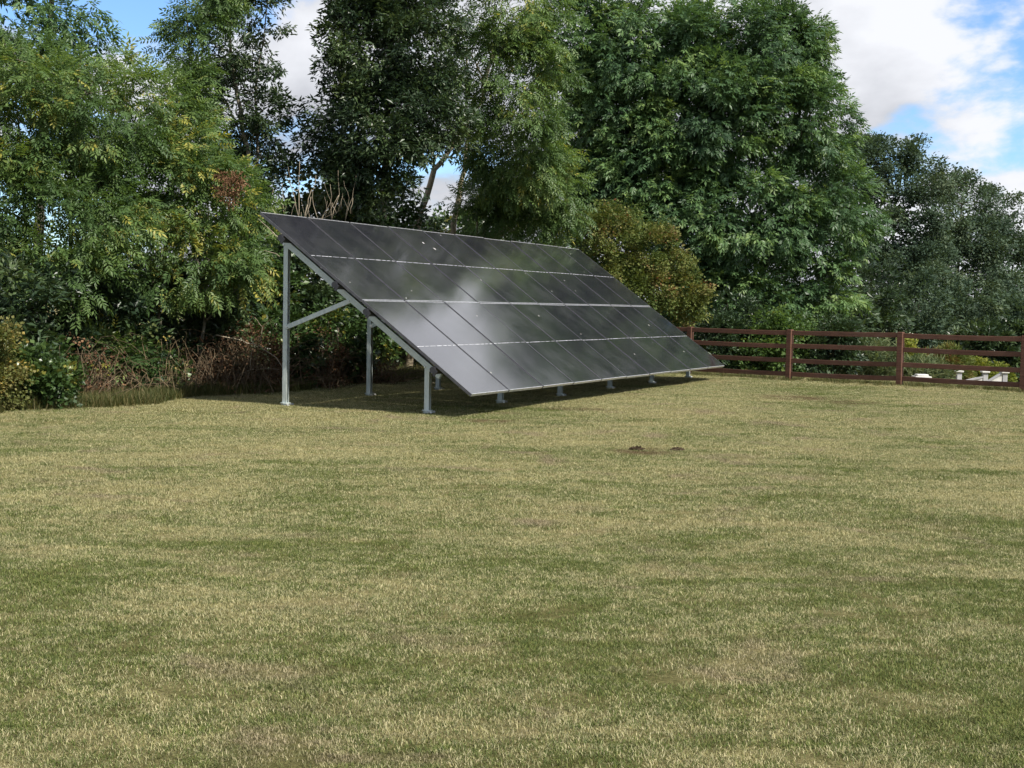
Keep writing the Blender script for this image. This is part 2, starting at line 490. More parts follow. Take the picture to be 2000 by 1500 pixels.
def build_array():
    root = empty('solar_array', (AX, AY, gz(AX, AY) * 0), 'black ground mounted solar panel array on galvanised steel posts', 'solar array', rz=math.pi / 2 - YAW)
    ct, st = math.cos(TILT), math.sin(TILT)
    slope = Matrix.Translation((0, 0, AZ0)) @ Matrix.Rotation(TILT, 4, 'X')
    H = 2 * PL + GAP
    W = 10 * PW + 9 * GAP
    # one panel: glass body, frame, lips, dashed ribbon line
    lip = .011
    g = Geo(); g.box(lip, PW - lip, lip, PL - lip, -.006, -.001); me_glass = g.mesh('glass', M_PANEL)
    g = Geo()
    g.box(0, lip, 0, PL, -.035, .001); g.box(PW - lip, PW, 0, PL, -.035, .001)
    g.box(lip, PW - lip, .004, lip, -.035, -.0015); g.box(lip, PW - lip, PL - lip, PL - .004, -.035, -.0015)
    g.box(lip, PW - lip, lip, PL - lip, -.012, -.008)
    me_frame = g.mesh('frame', M_FRAME)
    me_lips = []
    for y0, y1 in ((-.001, .010), (PL - .010, PL + .001)):
        g = Geo(); g.box(lip, PW - lip, y0, y1, -.034, .002); me_lips.append(g.mesh('frame_edge', M_LIP))
    me_rib = []
    for var in range(4):
        rr = random.Random(var)
        g = Geo(); x = .02
        while x < PW - .06:
            l = rr.uniform(.07, .2); x1 = min(x + l, PW - .02); h = rr.uniform(.0014, .0038)
            g.box(x, x1, PL / 2 - h, PL / 2 + h, -.0015, .0005); x = x1 + rr.uniform(.012, .05)
        me_rib.append(g.mesh('ribbon_line', M_WHITE))
    rr = random.Random(5)
    for r in range(2):
        for c in range(10):
            p = ob('solar_panel', me_frame, root)
            wob = Matrix.Rotation(rr.uniform(-.0035, .0035), 4, 'X') @ Matrix.Rotation(rr.uniform(-.0035, .0035), 4, 'Y')
            p.matrix_local = slope @ Matrix.Translation((c * (PW + GAP), r * (PL + GAP), rr.uniform(-.002, .002))) @ wob
            ob('glass', me_glass, p)
            for ml in me_lips: ob('frame_edge', ml, p)
            ob('ribbon_line', me_rib[rr.randrange(4)], p)
            # junction box and cable under the panel
    # purlins
    for v in (.155, .465, .615, .88):
        g = Geo()
        y, z0, z1 = v * H, -.143, -.040
        g.box(-.015, W + .015, y - .022, y - .018, z0, z1); g.box(-.015, W + .015, y + .018, y + .022, z0, z1)
        g.box(-.015, W + .015, y - .018, y + .018, z1 - .004, z1)
        p = g.obj('purlin', M_BLACK, root); p.matrix_local = slope
        for e in (-.03, W + .006):
            g2 = Geo()
            g2.tube([(e, y, -.085), (e + .024, y, -.085)], .042, 10)
            g2.box(e, e + .02, y - .070, y - .036, -.14, -.06)
            g2.obj('end_clamp', M_BLACK, p)
    # frames
    off = .150
    zr = lambda y: AZ0 + (y * st / ct) - off / ct
    def chan(g, x0, x1, y0, y1, z0, z1, t=.005):
        # C section open towards -y
        g.box(x0, x1, y1 - t, y1, z0, z1)
        g.box(x0, x0 + t, y0, y1 - t, z0, z1); g.box(x1 - t, x1, y0, y1 - t, z0, z1)
        g.box(x0 + t, x0 + .016, y0, y0 + t, z0, z1); g.box(x1 - .016, x1 - t, y0, y0 + t, z0, z1)
    for i in range(6):
        x = .347 + 2.264 * i
        for y, nm in ((.80, 'front_post'), (2.977, 'back_post')):
            wp = Matrix.Rotation(math.pi / 2 - YAW, 4, 'Z') @ Vector((x, y, 0))
            z0 = gz(AX + wp.x, AY + wp.y)
            g = Geo(); ztop = zr(y) - .052
            chan(g, x - .032, x + .032, y - .034, y + .034, z0 - .05, ztop)
            p = g.obj(nm, M_GALV, root)
            g = Geo()
            g.tube([(x, y, z0 - .03), (x, y, z0 + .035)], .058, 12); g.tube([(x, y, z0 + .034), (x, y, z0 + .046)], .072, 12)
            g.obj('ground_screw_collar', M_GALV, p)
            for (bx, by) in ((.085, -.05), (-.06, -.075)):
                g = Geo()
                g.tube([(x + bx * .4, y + by * .4, z0 + .02), (x + bx * 1.15, y + by * 1.15, z0 + .02)], .015, 6)
                g.obj('bolt', M_BOLT, p)
        # rafter
        y0, y1 = .56, 3.01
        L = (y1 - y0) / ct
        g = Geo()
        t = .005
        g.box(-.026, .026, 0, L, -.006, 0); g.box(-.026, -.020, 0, L, -.078, -.006); g.box(.020, .026, 0, L, -.078, -.006)
        p = g.obj('rafter', M_GALV, root)
        p.matrix_local = Matrix.Translation((x - .06, y0, zr(y0))) @ Matrix.Rotation(TILT, 4, 'X')
        # brace from back post to rafter
        yb0, zb0 = 2.945, 1.06
        yb1 = 1.92; zb1 = zr(yb1) - .06
        d = math.atan2(zb1 - zb0, yb1 - yb0)
        Lb = math.hypot(zb1 - zb0, yb1 - yb0)
        g = Geo(); g.box(-.02, -.015, 0, Lb, -.03, .03); g.box(-.015, .015, 0, Lb, .025, .03); g.box(-.015, .015, 0, Lb, -.03, -.025)
        p = g.obj('brace', M_GALV, root)
        p.matrix_local = Matrix.Translation((x - .058, yb0, zb0)) @ Matrix.Rotation(d, 4, 'X')
        for yy, zz_ in ((2.977, zr(2.977) - .1), (.80, zr(.80) - .09), (yb0 - .03, zb0 + .01), (yb1 + .03, zb1 - .01)):
            g = Geo(); g.tube([(x - .05, yy, zz_), (x - .098, yy, zz_)], .012, 6)
            g.obj('bolt', M_BOLT, root)
    # cable run under the top edge
    g = Geo()
    P = [(xx, 0, 0) for xx in np.linspace(0, W, 60)]
    P = np.array([(xx, 2.05 + .02 * math.sin(xx * 3.1), zr(2.05) + .03 - .035 * abs(math.sin(xx * 2.72))) for xx in np.linspace(.05, W - .05, 90)])
    g.tube(P, .006, 4); g.obj('cable', M_BLACK, root)
build_array()

# ------------------------------------------------------------------ fence
def build_fence():
    st = 2.39
    b0 = FENCE0
    root = empty('post_and_rail_fence', (b0[0], b0[1], gz(*b0)), 'reddish brown timber post and rail fence with four rails', 'fence', rz=math.atan2(FDIR[1], FDIR[0]))
    z0 = gz(*b0)
    rr = random.Random(3)
    def lz(i):
        q = b0 + FDIR * st * i
        return gz(*q) - z0
    for i in range(-3, 5):
        g = Geo(); g.bevbox(-.055, .055, -.055, .055, -.25, 1.03 + rr.uniform(-.01, .012), .008)
        p = g.obj('fence_post', M_FENCE, root)
        p.location = (st * i, 0, lz(i)); p.rotation_euler = (rr.uniform(-.01, .01), rr.uniform(-.012, .012), rr.uniform(-.04, .04))
    for i in range(-3, 4):
        for h in (.965, .70, .405, .125):
            Lr = st - .10
            g = Geo(); nseg = 6
            sag = rr.uniform(0, .012)
            V = []; F = []
            hh = .046; th = .019
            for k in range(nseg + 1):
                x = -Lr / 2 + Lr * k / nseg; dz = -sag * (1 - (2 * k / nseg - 1) ** 2)
                dy = rr.uniform(-.002, .002)
                for (yy, zz) in ((-th, -hh + .004), (-th + .004, -hh), (th - .004, -hh), (th, -hh + .004), (th, hh - .004), (th - .004, hh), (-th + .004, hh), (-th, hh - .004)):
                    V.append((x, yy + dy, zz + dz))
            for k in range(nseg):
                for j in range(8):
                    j2 = (j + 1) % 8; F.append((k * 8 + j, (k + 1) * 8 + j, (k + 1) * 8 + j2, k * 8 + j2))
            for e in (0, nseg * 8):
                F.append((e, e + 1, e + 2, e + 3)); F.append((e, e + 3, e + 4, e + 7)); F.append((e + 4, e + 5, e + 6, e + 7))
            g.add(V, F)
            p = g.obj('rail', M_FENCE, root)
            a, b = lz(i), lz(i + 1)
            p.location = (st * (i + .5), 0, (a + b) / 2 + h + rr.uniform(-.008, .008))
            p.rotation_euler = (0, -math.atan2(b - a, st) + rr.uniform(-.004, .004), 0)
build_fence()

# ------------------------------------------------------------------ foliage
def rhomb(p, d, perp, L, w, fold=0.0):
    p, d, perp = map(lambda q: np.asarray(q, float), (p, d, perp))
    up = np.cross(d, perp)
    return [p, p + d * L * .42 + perp * w * .5 + up * fold, p + d * L, p + d * L * .42 - perp * w * .5 + up * fold]

def ash_leaf(pairs=4, l=.078, w=.024, seed=0):
    r = random.Random(seed); V = []; F = []
    def add(q): F.append([len(V) + i for i in range(4)]); V.extend(q)
    for k in range(pairs):
        x = .055 + .048 * k; z = -.25 * x * x
        for sgn in (1, -1):
            a = sgn * R(r.uniform(42, 66)); dz = -r.uniform(.1, .5)
            d = np.array([math.cos(a), math.sin(a), dz]); d /= np.linalg.norm(d)
            perp = np.array([-math.sin(a), math.cos(a), 0])
            add(rhomb((x, 0, z), d, perp, l * r.uniform(.85, 1.1), w, .003))
    x = .055 + .048 * pairs
    add(rhomb((x - .02, 0, -.25 * x * x), np.array([.93, 0, -.36]), (0, 1, 0), l * 1.1, w * 1.1, .003))
    V = np.array(V); V[:, 0] -= .02
    return V, np.array(F)
def simple_leaf(l=.09, w=.038, n=1, spread=.0, seed=0):
    r = random.Random(seed); V = []; F = []
    for i in range(n):
        a = r.uniform(-1.4, 1.4) if n > 1 else 0
        d = np.array([math.cos(a), math.sin(a), r.uniform(-.6, .35) if n > 1 else -.15]); d /= np.linalg.norm(d)
        perp = np.cross([0, 0, 1.0], d); perp /= np.linalg.norm(perp)
        tw = r.uniform(-.7, .7); up = np.cross(d, perp); perp = perp * math.cos(tw) + up * math.sin(tw)
        p = np.array([r.uniform(-spread, spread), r.uniform(-spread, spread), r.uniform(-spread, spread) * .6])
        F.append([len(V) + k for k in range(4)]); V.extend(rhomb(p, d, perp, l * r.uniform(.75, 1.15), w, .004))
    return np.array(V), np.array(F)
LEAVES = {
    'ash': [ash_leaf(4, .082, .027, s) for s in range(5)],
    'ashbig': [ash_leaf(3, .11, .038, s) for s in range(5)],
    'lance': [simple_leaf(.105, .034, 6, .07, s) for s in range(6)],
    'ivy': [simple_leaf(.075, .055, 6, .08, s) for s in range(6)],
    'small': [simple_leaf(.045, .032, 8, .08, s) for s in range(6)],
    'far': [simple_leaf(.17, .085, 6, .18, s) for s in range(6)],
    'needle': [simple_leaf(.10, .014, 8, .05, s) for s in range(6)],
}

def norm(a): return a / (np.linalg.norm(a, axis=-1, keepdims=True) + 1e-9)

def place_leaves(kind, P, D, size, v, rg, flat=.55):
    """kind template placed at P with main axis D (n,3), scale size (n,)"""
    tp = LEAVES[kind]
    Vs, Fs, As = [], [], []; base = 0
    which = rg.integers(0, len(tp), len(P))
    up = norm(np.array([0, 0, 1.0]) + rg.normal(0, flat, (len(P), 3)))
    X = norm(D); Yv = norm(np.cross(up, X)); Z = np.cross(X, Yv)
    for t, (TV, TF) in enumerate(tp):
        s = which == t; n = s.sum()
        if n == 0: continue
        W = P[s][:, None] + size[s][:, None, None] * (TV[None, :, 0:1] * X[s][:, None] + TV[None, :, 1:2] * Yv[s][:, None] + TV[None, :, 2:3] * Z[s][:, None])
        Vs.append(W.reshape(-1, 3)); k = len(TV)
        Fs.append((TF[None] + (np.arange(n) * k)[:, None, None] + base).reshape(-1, 4)); base += n * k
        a = v[s][:, None] + rg.normal(0, .07, (n, len(TF)))
        As.append(a.ravel())
    return np.vstack(Vs), np.vstack(Fs), np.clip(np.concatenate(As), 0, 1)

def frame_top(y):
    """height above which a thing at depth y is well out of the photograph"""
    return CAM_H + y * .217 + .9

def crown_geo(ells, n_clumps, clump_r, per, kind, size, rg, shell=.72, droop=.5, flatc=.65, vlo=.15, vhi=.75, back=.5, core=0, csize=.7):
    """ells: list of (centre, radii). returns leaf arrays plus clump centres"""
    vol = np.array([(r[0] * r[1] * r[2]) ** .67 for c, r in ells]); pick = rg.choice(len(ells), n_clumps * 3, p=vol / vol.sum())
    C = []; O = []
    for e in pick:
        c, r = np.array(ells[e][0]), np.array(ells[e][1])
        d = norm(rg.normal(size=3)); rad = shell + (1.03 - shell) * rg.random() if rg.random() < .85 else rg.uniform(.2, shell)
        d2 = d * r * rad
        if d[1] > .25 and rg.random() < back: continue
        p = c + d2
        # skip clumps buried inside another ellipsoid
        bad = False
        for f, (c2, r2) in enumerate(ells):
            if f != e and (((p - np.array(c2)) / np.array(r2)) ** 2).sum() < .35: bad = True; break
        if bad and rg.random() < .75: continue
        if p[2] < gz(p[0], p[1]) + .12: continue
        C.append(p); O.append(norm(d * (1 / r)))
        if len(C) >= n_clumps: break
    C = np.array(C); O = np.array(O)
    vis = C[:, 2] < frame_top(C[:, 1])
    cnt = np.where(vis, per, max(3, per // 4)).astype(int)
    cnt = np.maximum(2, (cnt * rg.uniform(.5, 1.4, len(C))).astype(int))
    idx = np.repeat(np.arange(len(C)), cnt)
    n = len(idx)
    rr = clump_r * rg.uniform(.6, 1.35, len(C))
    dv = norm(rg.normal(size=(n, 3))); dv[:, 2] *= flatc
    offs = dv * (rg.random(n) ** (1 / 2.2))[:, None] * rr[idx][:, None]
    P = C[idx] + offs
    D = norm(dv * .9 + O[idx] * .8 + rg.normal(0, .35, (n, 3)) + np.array([0, 0, -droop]))
    sz = size * rg.uniform(.7, 1.25, n) * np.where(vis[idx], 1.0, 2.0)
    vc = rg.uniform(vlo, vhi, len(C))
    v = vc[idx] + rg.normal(0, .12, n)
    ok = P[:, 2] > ground_z(P[:, 0], P[:, 1]) + .04
    out = place_leaves(kind, P[ok], D[ok], sz[ok], v[ok], rg)
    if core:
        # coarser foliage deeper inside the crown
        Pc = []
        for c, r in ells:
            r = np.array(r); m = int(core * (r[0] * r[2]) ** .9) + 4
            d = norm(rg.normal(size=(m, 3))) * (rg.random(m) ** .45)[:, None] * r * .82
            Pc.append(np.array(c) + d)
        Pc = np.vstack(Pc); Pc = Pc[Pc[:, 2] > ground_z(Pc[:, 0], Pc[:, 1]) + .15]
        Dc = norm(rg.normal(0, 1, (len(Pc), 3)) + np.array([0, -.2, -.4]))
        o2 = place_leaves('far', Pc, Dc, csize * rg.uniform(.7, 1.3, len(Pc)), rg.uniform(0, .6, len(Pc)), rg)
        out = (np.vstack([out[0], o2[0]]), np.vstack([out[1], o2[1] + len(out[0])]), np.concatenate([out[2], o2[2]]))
    return out, C

def limb(g, p0, p1, r0, r1, rg, seg=6, sides=5, wob=.12, sagz=.0):
    p0 = np.array(p0, float); p1 = np.array(p1, float)
    t = np.linspace(0, 1, seg + 1)[:, None]
    L = np.linalg.norm(p1 - p0)
    w = np.cumsum(rg.normal(0, wob * L / seg, (seg + 1, 3)), 0); w -= w[:1]; w -= t * w[-1:]
    P = p0 + (p1 - p0) * t + w
    P[:, 2] += sagz * L * np.sin(t[:, 0] * np.pi)
    g.tube(P, r0 + (r1 - r0) * t[:, 0] ** .8, sides, cap=False)
    return P

def tree(name, label, cat, base, trunks, ells, n_clumps, clump_r, per, kind, size, mat, bark=None, seed=1, group=None, limbs=.5, extra=None, **kw):
    """trunks: list of polylines [(x,y,z)...] with start radius"""
    rg = np.random.default_rng(seed)
    bx, by = base; bz = gz(bx, by)
    root = empty(name, (bx, by, bz), label, cat, group)
    loc = np.array([bx, by, bz])
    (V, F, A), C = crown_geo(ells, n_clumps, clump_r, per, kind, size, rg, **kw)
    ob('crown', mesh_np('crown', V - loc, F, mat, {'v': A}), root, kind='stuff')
    g = Geo(); nodes = []
    for pts, r in trunks:
        pts = [np.array(p, float) for p in pts]
        P = [];
        for a, b in zip(pts[:-1], pts[1:]):
            for t in np.linspace(0, 1, 5)[:-1]: P.append(a + (b - a) * t + rg.normal(0, .02, 3))
        P.append(pts[-1]); P = np.array(P)
        g.tube(P, np.linspace(r, r * .25, len(P)), 8, cap=False); nodes.append((P, np.linspace(r, r * .25, len(P))))
    allP = np.vstack([p for p, _ in nodes]); allR = np.concatenate([r for _, r in nodes])
    for c in C:
        if rg.random() > limbs: continue
        d = np.linalg.norm(allP - c, axis=1) + np.maximum(0, allP[:, 2] - c[2]) * 1.5 + np.where(allP[:, 2] < bz + .5, 4, 0)
        k = int(np.argmin(d + rg.random(len(d)) * .5))
        limb(g, allP[k], c, min(allR[k] * .7, .015 + .012 * np.linalg.norm(allP[k] - c)), .005, rg, 5, 4, .16, .05)
    ob('trunk', mesh_np('trunk', np.vstack(g.V) - loc, np.vstack(g.F), bark or M_BARK, smooth=True), root)
    if extra: extra(root, loc, rg)
    return root

def el(px, D, z, rx, ry, rz):
    """an ellipsoid of crown, px is the bearing in 1/2774 units from straight ahead"""
    return (((px - 1000) * D / 2774.0, D, z), (rx, ry, rz))

def X(px, D): return (px - 1000) * D / 2774.0

def bush(name, label, cat, ells, n, cr_, per, kind, size, mat, seed, group=None, stems=9, bark=None, stem_mat=None, **kw):
    rg = np.random.default_rng(seed)
    c0 = np.mean([e[0] for e in ells], axis=0)
    bx, by = c0[0], c0[1]; bz = gz(bx, by)
    loc = np.array([bx, by, bz])
    root = empty(name, loc, label, cat, group)
    (V, F, A), C = crown_geo(ells, n, cr_, per, kind, size, rg, **kw)
    ob('foliage', mesh_np('foliage', V - loc, F, mat, {'v': A}), root, kind='stuff')
    g = Geo()
    for i in range(stems):
        c = C[rg.integers(len(C))]
        p0 = (bx + rg.normal(0, .2), by + rg.normal(0, .15), bz - .05)
        limb(g, p0, c, .03, .006, rg, 6, 4, .12)
    ob('stem', mesh_np('stem', np.vstack(g.V) - loc, np.vstack(g.F), bark or M_BARK_D, smooth=True), root)
    return root

def upright(px, D, z1, lean=0, z0=0.0):
    x = X(px, D); b = gz(x, D)
    return [(x, D, b - .1), (x + lean * .35, D + .1, b + (z1 - b) * .4), (x + lean, D + .15, z1)]

# --- trees of the hedgerow, from the left
tree('ash_tree', 'young ash tree with feathery light green leaves at the left edge', 'tree', (X(110, 20.6), 20.6),
     [(upright(110, 20.6, 5.0, .3), .05), (upright(60, 20.8, 4.6, -.3), .04)],
     [el(70, 20.4, 3.9, 1.25, .9, 1.1), el(190, 20.9, 4.0, .9, .8, .9), el(10, 20.2, 2.6, 1.1, .9, .9), el(130, 20.2, 2.5, 1.0, .8, .8), el(100, 19.9, 1.7, 1.1, .6, .55)],
     140, .38, 48, 'ash', 1.05, M_ASH, M_BARK, 11, vlo=.25, vhi=.85, back=.8, core=9, csize=.6)
tree('ash_tree', 'young ash tree with yellow tinted leaves left of the panels', 'tree', (X(330, 21.8), 21.9),
     [(upright(300, 21.9, 4.2, .3), .045), (upright(380, 22.1, 3.6, .4), .035)],
     [el(300, 21.7, 3.3, 1.0, .8, .85), el(400, 21.9, 2.75, .85, .8, .6), el(240, 21.2, 2.3, .9, .7, .6), el(370, 21.5, 1.9, 1.0, .7, .6), el(450, 22.0, 2.1, .45, .5, .6), el(432, 22.3, 3.0, .5, .5, .4), el(310, 22.0, 4.2, .6, .6, .6)],
     120, .34, 42, 'ash', 1.05, M_ASH, M_BARK, 12, vlo=.3, vhi=.93, back=.85, core=0, csize=.6)
tree('tall_tree', 'tall dark green tree behind the young ash at top left', 'tree', (X(60, 28), 28),
     [(upright(60, 28, 8.5, .4), .14)],
     [el(0, 27.6, 6.8, 1.7, 1.2, 1.6), el(120, 28, 6.0, .9, 1.0, 1.1), el(30, 28.3, 8.4, 1.3, 1.2, 1.3)],
     110, .5, 44, 'ashbig', 1.05, M_ASH2, M_BARK, 13, back=.75, core=30, csize=.8)
tree('ash_tree', 'slender upright ash with a narrow leafy top beside the dark open tree', 'tree', (X(400, 23.6), 23.6),
     [(upright(390, 23.6, 6.6, -.35), .045), (upright(420, 23.8, 4.8, -.3), .025)],
     [el(372, 23.5, 5.8, .38, .4, .7), el(348, 23.4, 4.8, .45, .5, .6), el(375, 23.6, 4.1, .45, .5, .5), el(410, 23.7, 6.7, .35, .5, .6)],
     56, .26, 40, 'ash', 1.0, M_ASH, M_BARK, 14, vlo=.2, vhi=.85, core=6, csize=.6)
tree('ivy_tree', 'dark open tree with thin pale stems and drooping branches against the sky', 'tree', (X(480, 25.4), 25.4),
     [([(X(488, 25.6), 25.6, -.1), (X(484, 25.6), 25.6, 2.2), (X(478, 25.5), 25.5, 4.1), (X(452, 25.4), 25.4, 5.4), (X(436, 25.4), 25.4, 6.6), (X(440, 25.4), 25.4, 7.4)], .06), ([(X(484, 25.6), 25.6, 2.2), (X(462, 25.7), 25.7, 3.8), (X(424, 25.7), 25.7, 4.9), (X(400, 25.6), 25.6, 6.0)], .03), ([(X(484, 25.6), 25.6, 2.2), (X(498, 25.8), 25.8, 4.0), (X(496, 25.8), 25.8, 5.4), (X(516, 25.7), 25.7, 6.8)], .035), ([(X(478, 25.5), 25.5, 4.1), (X(440, 25.8), 25.8, 4.9), (X(412, 25.8), 25.8, 5.3)], .02)],
     [el(465, 25.5, 6.1, .8, .8, .9), el(505, 25.6, 6.7, .5, .6, .7), el(430, 25.8, 5.0, .7, .6, .7), el(505, 25.9, 4.6, .6, .6, .7), el(450, 25.4, 7.4, .9, .9, .6), el(540, 26, 3.6, .5, .5, .5), el(470, 26, 3.9, .7, .5, .6)],
     110, .34, 38, 'lance', 1.05, M_DARK, M_BARK, 15, core=12, csize=.6)
tree('dark_tree', 'large dark leafy tree standing behind the high corner of the panels', 'tree', (X(740, 28.8), 28.8),
     [(upright(740, 28.8, 7.6, .1), .12), (upright(700, 28.4, 6.0, -.5), .06)],
     [el(710, 25.8, 6.0, .8, .8, 1.1), el(790, 25.9, 6.1, .95, .9, 1.1), el(740, 25.6, 4.6, 1.15, .8, .95), el(755, 26.2, 7.4, 1.15, 1.1, .9), el(835, 26.0, 4.9, .6, .7, .8), el(660, 26, 4.4, .5, .6, .8), el(700, 25.9, 3.6, .9, .6, .6)],
     230, .40, 48, 'lance', 1.1, M_DARK, M_BARK, 16, vlo=.1, vhi=.95, back=.75, core=55, csize=.65)
def pt(px, py, D):
    return (X(px, D), D, CAM_H + (595 + .019 * (px - 1000) - py) * D / 2774.0)
tree('ash_tree', 'ash with bare pale forked trunks showing below its crown behind the panels', 'tree', (X(860, 30.4), 30.4),
     [([(X(800, 30.2), 30.2, -.1), pt(808, 440, 30.2), pt(843, 335, 30.2), pt(880, 285, 30.4), pt(930, 200, 30.4), pt(960, 60, 30.4)], .085),
      ([(X(872, 30.8), 30.8, -.1), pt(880, 440, 30.8), pt(898, 330, 30.8), pt(905, 250, 30.8), pt(900, 90, 30.8)], .075),
      ([pt(843, 335, 30.2), pt(838, 290, 30.0), pt(815, 240, 30.0)], .035), ([pt(880, 285, 30.4), pt(905, 283, 30.2), pt(940, 262, 30.1)], .03),
      ([(X(930, 30.6), 30.6, 0), pt(925, 400, 30.4), pt(950, 340, 30.4)], .03)],
     [el(960, 28, 6.2, .95, .9, 1.0), el(1015, 28.2, 5.4, .85, .9, 1.0), el(1000, 29, 4.4, .9, .8, .8), el(1055, 30.2, 3.8, .9, .8, .7), el(1005, 30.2, 3.2, .9, .7, .6), el(985, 28.2, 7.3, 1.1, 1.0, .7), el(920, 28, 5.3, .55, .6, .6), el(912, 29.8, 3.3, .4, .4, .4), el(1055, 28.4, 6.6, .55, .6, .7)],
     165, .40, 50, 'ash', 1.15, M_ASH, M_TWIG, 17, vlo=.2, vhi=.84, back=.75, core=6, csize=.65)
tree('hawthorn', 'hawthorn bush with browning yellow green leaves behind the far end of the panels', 'bush', (X(1240, 34), 34.3),
     [(upright(1220, 34.4, 3.4, .2), .05), (upright(1270, 34.4, 2.8, .4), .04), (upright(1180, 34.4, 3.0, -.3), .04)],
     [el(1180, 34, 3.0, .75, .8, .8), el(1250, 34.1, 2.7, .8, .8, .85), el(1310, 34.2, 2.0, .8, .8, .7), el(1220, 33.9, 1.8, 1.0, .8, .8), el(1160, 33.9, 2.1, .7, .7, .8), el(1340, 34.3, 1.5, .5, .6, .4)],
     150, .26, 28, 'small', 1.6, M_HAW, M_BARK_D, 18, vlo=.0, vhi=.8, droop=-.1, back=.8, shell=.8, core=30, csize=.5)
tree('ash_tree', 'great domed ash tree behind the fence, the largest in the hedgerow', 'tree', (X(1390, 40.5), 40.5),
     [(upright(1390, 40.8, 9.3, -.5), .26), (upright(1340, 40.8, 8, -1.8), .14), (upright(1440, 40.8, 8, 2.0), .14)],
     [el(1240, 40, 8.3, 2.3, 2.0, 1.6), el(1420, 40.2, 8.4, 2.2, 2.0, 1.6), el(1300, 40.6, 8.5, 1.8, 1.8, 1.1), el(1500, 39.8, 6.3, 2.1, 1.8, 1.8), el(1360, 39.4, 6.6, 2.2, 1.8, 1.9), el(1200, 40, 6.6, 1.8, 1.7, 1.8), el(1570, 39.9, 4.2, 1.75, 1.6, 1.5), el(1450, 39.0, 3.9, 1.9, 1.6, 1.6), el(1320, 39.2, 3.9, 1.8, 1.5, 1.6), el(1590, 39.9, 2.0, 1.2, 1.2, 1.2), el(1490, 39.0, 1.6, 1.5, 1.2, 1.2), el(1500, 40.2, 8.5, 1.35, 1.2, 1.3), el(1120, 40.4, 8.4, 1.7, 1.5, 1.8), el(1380, 39.2, 1.8, 1.5, 1.2, 1.2), el(1220, 39.6, 3.6, 1.6, 1.4, 1.6), el(1130, 40.6, 5.4, 1.5, 1.3, 1.6), el(1270, 39.4, 5.2, 1.8, 1.4, 1.7), el(1195, 40.3, 5.0, 1.4, 1.2, 1.4)],
     680, .52, 50, 'ashbig', 1.25, M_ASH2, M_BARK_D, 19, vlo=.1, vhi=.95, shell=.85, back=.92, limbs=.25, core=120, csize=1.1)
# --- far trees to the right
for i, (lab, px, D, ells, cnt) in enumerate((
    ('dark bushy tree next to the great ash, tallest of the far trees', 1730, 62, [el(1690, 62, 6.2, 2.4, 2, 3.0), el(1760, 62, 5.8, 2.2, 2, 3.0), el(1700, 61, 2.2, 2.6, 2, 2.4), el(1790, 60.5, 2.0, 2.2, 2, 2.2), el(1650, 62.5, 7.4, 1.6, 1.5, 1.9)], 170),
    ('dull green rounded tree sloping down beyond the fence', 1860, 66, [el(1850, 66, 5.0, 2.0, 2, 3.0), el(1890, 65.5, 3.6, 2.2, 2, 2.8), el(1860, 64, 1.2, 2.6, 2, 2.0)], 110),
    ('greyish thin topped tree at the right edge of the far row', 1940, 70, [el(1935, 70, 5.2, 1.5, 1.5, 2.4), el(1955, 69, 2.6, 1.8, 1.6, 2.6), el(1930, 67, .6, 2.2, 1.6, 1.8)], 90),
    ('low far tree half cut by the right edge of the photo', 2010, 76, [el(2010, 76, 3.2, 2.2, 2, 2.6), el(2080, 76, 2.6, 2.5, 2, 2.8), el(2000, 75, .4, 2.5, 2, 1.8)], 70))):
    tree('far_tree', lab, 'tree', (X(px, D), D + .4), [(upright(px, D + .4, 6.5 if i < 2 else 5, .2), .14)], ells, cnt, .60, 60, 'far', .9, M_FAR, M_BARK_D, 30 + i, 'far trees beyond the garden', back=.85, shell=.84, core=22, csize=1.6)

# --- undergrowth of the hedge
und = [  # a, b, height, width, label
    (-4.2, 6.6, 2.0, 1.4, 'dark undergrowth bush at the far left below the young ash'),
    (-1.8, 6.7, 1.9, 1.4, 'dark leafy undergrowth left of the dead brambles'),
    (0.4, 6.8, 1.9, 1.4, 'dark leafy undergrowth behind the tan dead stems'),
    (2.4, 6.8, 2.2, 1.4, 'dark leafy bush behind the reddish dead brambles'),
    (4.2, 6.7, 2.9, 1.3, 'ivy covered bush seen through the tall end posts'),
    (6.0, 6.9, 3.0, 1.4, 'dark ivy bush behind the high left corner of the panels'),
    (7.8, 6.9, 4.1, 1.4, 'dense ivy mound rising behind the top edge of the panels'),
    (9.6, 7.0, 3.7, 1.3, 'leafy ivy bush below the dark tree behind the panels'),
    (11.6, 7.4, 3.3, 1.2, 'dark shrub below the forked trunks behind the panels'),
    (13.4, 7.4, 3.5, 1.4, 'green shrub right of the forked trunks behind the panels'),
    (15.4, 7.4, 4.0, 1.5, 'tall leafy shrub behind the middle of the panels'),
    (17.4, 7.6, 4.0, 1.6, 'dark shrub beside the hawthorn behind the panels'),
    (19.6, 7.6, 3.2, 1.8, 'dark shrub under the hawthorn near the fence'),
    (21.8, 6.4, 2.6, 1.9, 'dark shrub in the shade behind the fence start'),
]
for i, (a, b, h, w, lab) in enumerate(und):
    x, y = hedge(a, b)
    z = gz(x, y)
    e = [((x, y, z + h * .36), (w * .95, w * .7, h * .40)), ((x + .2, y + .2, z + h * .72), (w * .8, w * .6, h * .29)), ((x - .35, y - .1, z + h * .2), (w * .85, w * .6, h * .24))]
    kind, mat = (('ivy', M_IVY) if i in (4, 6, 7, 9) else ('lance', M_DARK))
    bush('hedge_bush', lab, 'bush', e, 95, .32, 24, kind, 1.05 + .014 * y, mat, 50 + i, 'undergrowth of the hedge', shell=.78, droop=.2, vlo=.05, vhi=.95, back=.85, core=80, csize=.7)

